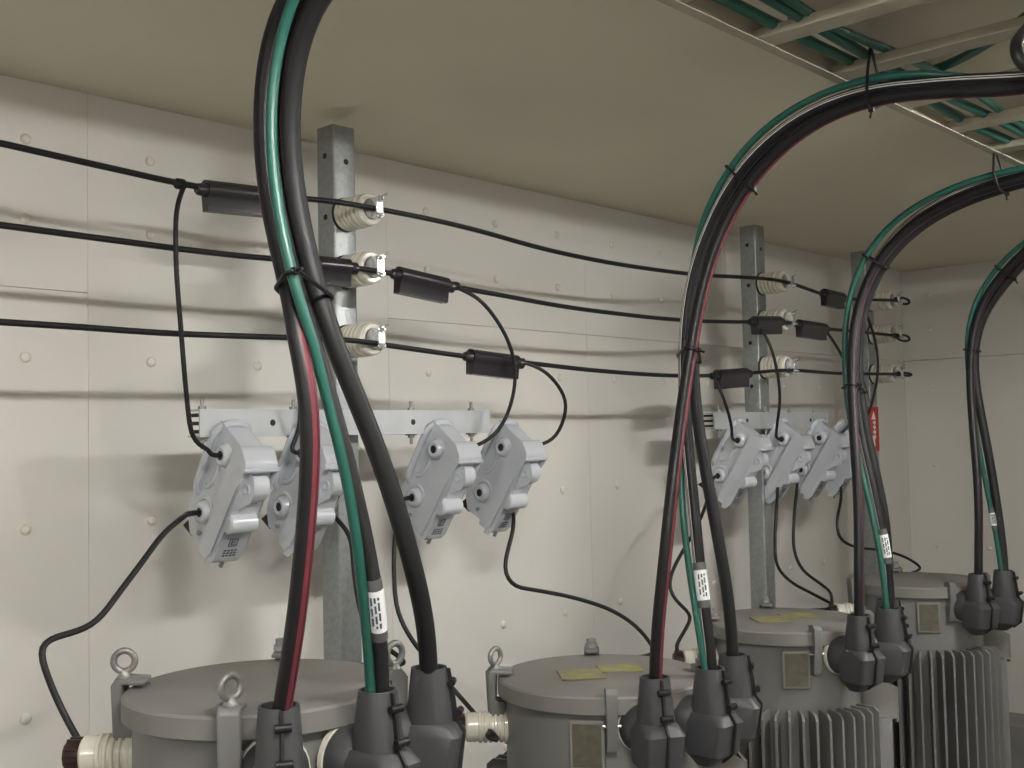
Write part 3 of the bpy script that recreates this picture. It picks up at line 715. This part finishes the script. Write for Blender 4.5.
cable('1c', [(432,690,1.30),(428,640),(414,570),(397,505),(374,440),(349,380),(325,325,1.04),(306,270),(293,210),(286,140),(290,75),(306,0,.975)], .0160, 'pvc_grey_black', None, 'thick plain black cable to the right terminal of the first transformer', G, T1)
cable('1g', [(373,712,1.172),(371,670),(369,640),(364,580),(355,520),(344,460),(329,405),(311,350,.975),(297,300,.94),(284,250,.93),(273,190),(267,130),(271,65),(286,0,.93)], .0082, 'pvc_green', None, 'green earth wire tied to the first cable bundle', 'earth wire', T1, name='earth_wire')
cable('2a', [(655,700,1.872),(657,650),(663,580),(671,500,1.93),(679,430),(688,370,2.03),(697,310),(712,250),(733,203,2.085),(760,165),(795,132),(840,107),(890,94),(950,89),(1024,92,2.085)], .0138, 'pvc_black', red, 'thick black cable with red stripes rising from the second transformer', G, T2)
cable('2b', [(707,690,2.04),(705,640),(702,600),(698,550),(692,490),(686,430,2.09),(683,380),(684,330),(691,275),(706,227),(730,180,2.10),(760,145),(800,114),(850,93),(900,84),(960,80),(1024,80,2.10)], .0132, 'pvc_black', white, 'thick black cable with white pinstripes rising from the second transformer', G, T2, ((700,566),(703,597)))
cable('2c', [(735,680,2.182),(730,610),(722,560),(711,500),(700,440,2.15),(693,390),(690,340),(697,285,2.13),(712,235),(737,187),(768,150),(808,120),(850,101),(900,91),(960,86),(1024,87,2.13)], .0138, 'pvc_grey_black', None, 'thick plain black cable to the right terminal of the second transformer', G, T2)
cable('2g', [(700,690,2.035),(696,640),(690,580),(684,530),(680,490,2.06),(681,440,2.11),(685,380,2.14),(688,320,2.14),(692,268,2.12),(700,222,2.085),(724,172),(754,135),(794,105),(840,84),(880,75),(920,70,2.085),(950,76,2.12),(990,84,2.15),(1024,87,2.16)], .0075, 'pvc_green', None, 'green earth wire tied along the second cable bundle', 'earth wire', T2, name='earth_wire')
cable('3a', [(863,640,2.862),(861,575),(859,510),(855,450),(852,400,3.0),(851,350),(856,310),(868,275,3.05),(890,243),(920,217),(960,196),(1000,184),(1024,179,3.05)], .0140, 'pvc_black', red, 'thick black cable with dull red stripes rising from the third transformer', G, T3)
cable('3b', [(894,630,3.025),(890,580),(883,535),(874,490),(863,445),(855,400,3.06),(856,350),(858,310),(870,270),(890,238,3.07),(920,211),(960,191),(1000,177),(1024,172,3.07)], .0128, 'pvc_black', white, 'thick black cable with white pinstripes and a label at the third transformer', G, T3, ((881,533),(884,555)))
cable('3c', [(897,625,3.165),(893,570),(886,520),(875,470),(865,428),(859,390,3.11),(857,345),(862,308),(876,274),(897,243,3.09),(925,220),(965,200),(1000,188),(1024,184,3.09)], .0140, 'pvc_grey_black', None, 'thick plain black cable to the right terminal of the third transformer', G, T3)
cable('3g', [(888,630,3.02),(884,580),(878,540),(869,500),(858,460,3.03),(849,420),(845,380),(844,330),(850,285),(864,254,3.03),(887,225),(920,201),(960,184),(990,173),(1024,168,3.03)], .0085, 'pvc_green', None, 'green earth wire tied along the third cable bundle', 'earth wire', T3, name='earth_wire')
cable('4a', [(981,600,3.838),(981,550),(979,500),(975,450),(971,400,3.95),(969,355),(974,320),(986,293),(1003,270),(1024,254,3.98)], .0140, 'pvc_black', red, 'thick black cable with dull red stripes rising from the last transformer', G, T4)
cable('4b', [(1006,600,4.052),(1002,545),(996,500),(988,450),(979,405,4.02),(973,365),(976,330),(988,303),(1006,281),(1024,265,4.0)], .0150, 'pvc_grey_black', None, 'thick plain black cable to the outer terminal of the last transformer', G, T4)
cable('4g', [(1000,600,4.048),(996,550),(989,500),(980,455),(973,410,3.97),(967,360),(968,325),(979,290),(1000,262),(1024,241,3.955)], .0085, 'pvc_green', None, 'green earth wire with a small label tied to the last cable bundle', 'earth wire', T4, ((991,510),(995,528)), name='earth_wire')

for n_ in '1234': relax([n_+c_ for c_ in 'abcg'])
for p in PLAN: build_cable(*p)

def hull(pts):
    pts = sorted(set((round(a, 6), round(b, 6)) for a, b in pts))
    def half(ps):
        h = []
        for p in ps:
            while len(h) > 1 and (h[-1][0]-h[-2][0])*(p[1]-h[-2][1])-(h[-1][1]-h[-2][1])*(p[0]-h[-2][0]) <= 0: h.pop()
            h.append(p)
        return h
    a = half(pts); c = half(pts[::-1]); return a[:-1] + c[:-1]
def tie(keys, px, lab, extra=None):
    base = CABLES[keys[0]][0]
    i0 = min(range(1, len(base)-1), key=lambda k: (to_px(base[k])[0]-px[0])**2 + (to_px(base[k])[1]-px[1])**2)
    C0 = base[i0]; T = (base[i0+1]-base[i0-1]).normalized(); u = Vector((-1, 0, 0)); u = (u-T*T.dot(u)).normalized(); w = T.cross(u)
    pts = []
    for k in keys:
        Q, r = CABLES[k]; q = min(Q, key=lambda v: abs((v-C0).dot(T)) + (0 if (v-C0).length < 0.25 else 9))
        d = q-C0; a, c = d.dot(u), d.dot(w)
        pts += [(a+(r+0.003)*math.cos(2*math.pi*s/18), c+(r+0.003)*math.sin(2*math.pi*s/18)) for s in range(18)]
    for d in (extra or []):
        d = Vector(d)-C0; pts += [(d.dot(u)+0.004*math.cos(s), d.dot(w)+0.004*math.sin(s)) for s in range(6)]
    H = [C0 + u*a + w*c for a, c in hull(pts)]
    t = thing('cable_tie', lab, 'cable tie', C0, group='black cable ties on the bundles')
    b = NB(); tube(b, [h-C0 for h in H], 0.0032, 6, closed=True, ref=T); link('strap', b, 'pvc_black', t)
    h = max(H, key=lambda v: (v-C0).dot(w))-C0
    b = NB(); box(b, h, (0.008, 0.010, 0.009)); cyl(b, h, h+(w*0.016-T*0.004), 0.0025, 6); link('tie_head', b, 'pvc_black', t)
tie(['1a', '1b', '1c', '1g'], (281, 262+28), 'black cable tie around the first cable bundle')
tie(['2a', '2b', '2c', '2g'], (687, 345), 'lower black cable tie around the second cable bundle')
tie(['2a', '2b', '2c', '2g'], (745, 182), 'black cable tie halfway up the arc of the second bundle')
tie(['2a', '2b', '2c', '2g'], (866, 98), 'black cable tie holding the second bundle to the ladder rung', [(2.10, 1.02, 2.405)])
tie(['3a', '3b', '3c', '3g'], (875, 262), 'black cable tie halfway up the arc of the third bundle')
tie(['3a', '3b', '3c', '3g'], (851, 388), 'lower black cable tie around the third cable bundle')
tie(['3a', '3b', '3c', '3g'], (998, 184), 'black cable tie holding the third bundle to the ladder', [(3.06, 1.06, 2.40)])
tie(['4a', '4b', '4g'], (1001, 272), 'black cable tie on the arc of the last bundle')
tie(['4a', '4b', '4g'], (970, 347), 'lower black cable tie around the last cable bundle')

# ---------------------------------------------------------------- green wires lying in the ladder
for k, (y, z, wob, lab) in enumerate(((1.030, 2.412, 0.006, 'green earth wire lying along the rail of the cable ladder'),
                                      (0.985, 2.413, 0.012, 'green earth wire running loosely beside the ladder rail'),
                                      (0.945, 2.414, 0.018, 'green earth wire waving along the ladder rungs'))):
    P = [Vector((XL+0.03+0.3*j, y+wob*math.sin(1.7*j+k*2), z-0.002+0.004*math.sin(j*2.1+k))) for j in range(30) if XL+0.03+0.3*j < XR-0.03]
    b = NB(); tube(b, catmull(P, 0.04), 0.011 if k < 2 else 0.009, 10); tag(link('earth_wire', b, 'pvc_green'), lab, 'earth wire', 'green wires in the ladder')
P = [at(850,96,Z=2.425), at(880,86,Z=2.43), at(915,76,Z=2.43), at(945,66,Z=2.43), at(985,45,Z=2.425), at(1024,18,Z=2.42), at(1060,-10,Z=2.42)]
b = NB(); tube(b, smooth_path(catmull(P, 0.02), 4), 0.010, 10); tag(link('earth_wire', b, 'pvc_green'), 'green earth wire crossing the ladder beside a rung', 'earth wire', 'green wires in the ladder')

# a black cable bending down from the ceiling past the ladder
P = [Vector((*at(1052,-20,Y=0.66).xy, ZC-0.003)), at(1044,8,Y=0.65), at(1026,30,Y=0.64), at(1015,45,Y=0.63), at(1016,60,Y=0.62), at(1030,71,Y=0.61), at(1060,78,Y=0.60), at(1110,80,Y=0.55), Vector((1.99, 0.40, 2.34)), Vector((1.98, 0.34, ZC-0.003))]
b = NB(); tube(b, smooth_path(catmull(P, 0.02), 4), 0.010, 12); tag(link('power_cable', b, 'pvc_grey_black'), 'slim black cable bending down from the ceiling past the ladder rungs', 'power cable')

# ---------------------------------------------------------------- red warning plate by the end post
c = at(873, 429, Y=2.10)
t = thing('warning_plate', 'narrow red warning plate with white marks hanging by the end post', 'sign', c, (0, 0, R(-10)))
b = NB(); box(b, (0, 0, 0), (0.080, 0.003, 0.185)); bevel(b, 0.002, 1); link('plate', b, 'tag_red', t)
b = NB(); y = -0.0024
extrude_poly(b, [(0.006, y, 0.074), (-0.012, y, 0.040), (0.018, y, 0.040)], (0, 0.001, 0))
for k in range(4): box(b, (0.008, y+0.0005, 0.028-0.020*k), (0.018, 0.001, 0.011))
for k in range(4): box(b, (0.010, y+0.0005, 0.019-0.020*k), (0.006, 0.001, 0.006))
extrude_poly(b, [(-0.030, y, -0.020), (0.004, y, -0.034), (0.012, y, -0.072), (-0.006, y, -0.074), (-0.030, y, -0.040)], (0, 0.001, 0))
link('white_lettering', b, 'tag_white', t)
b = NB(); cyl(b, (0, 0, 0.080), (-0.02, 0.02, 0.20), 0.002, 6); link('hanging_cord', b, 'pvc_black', t)
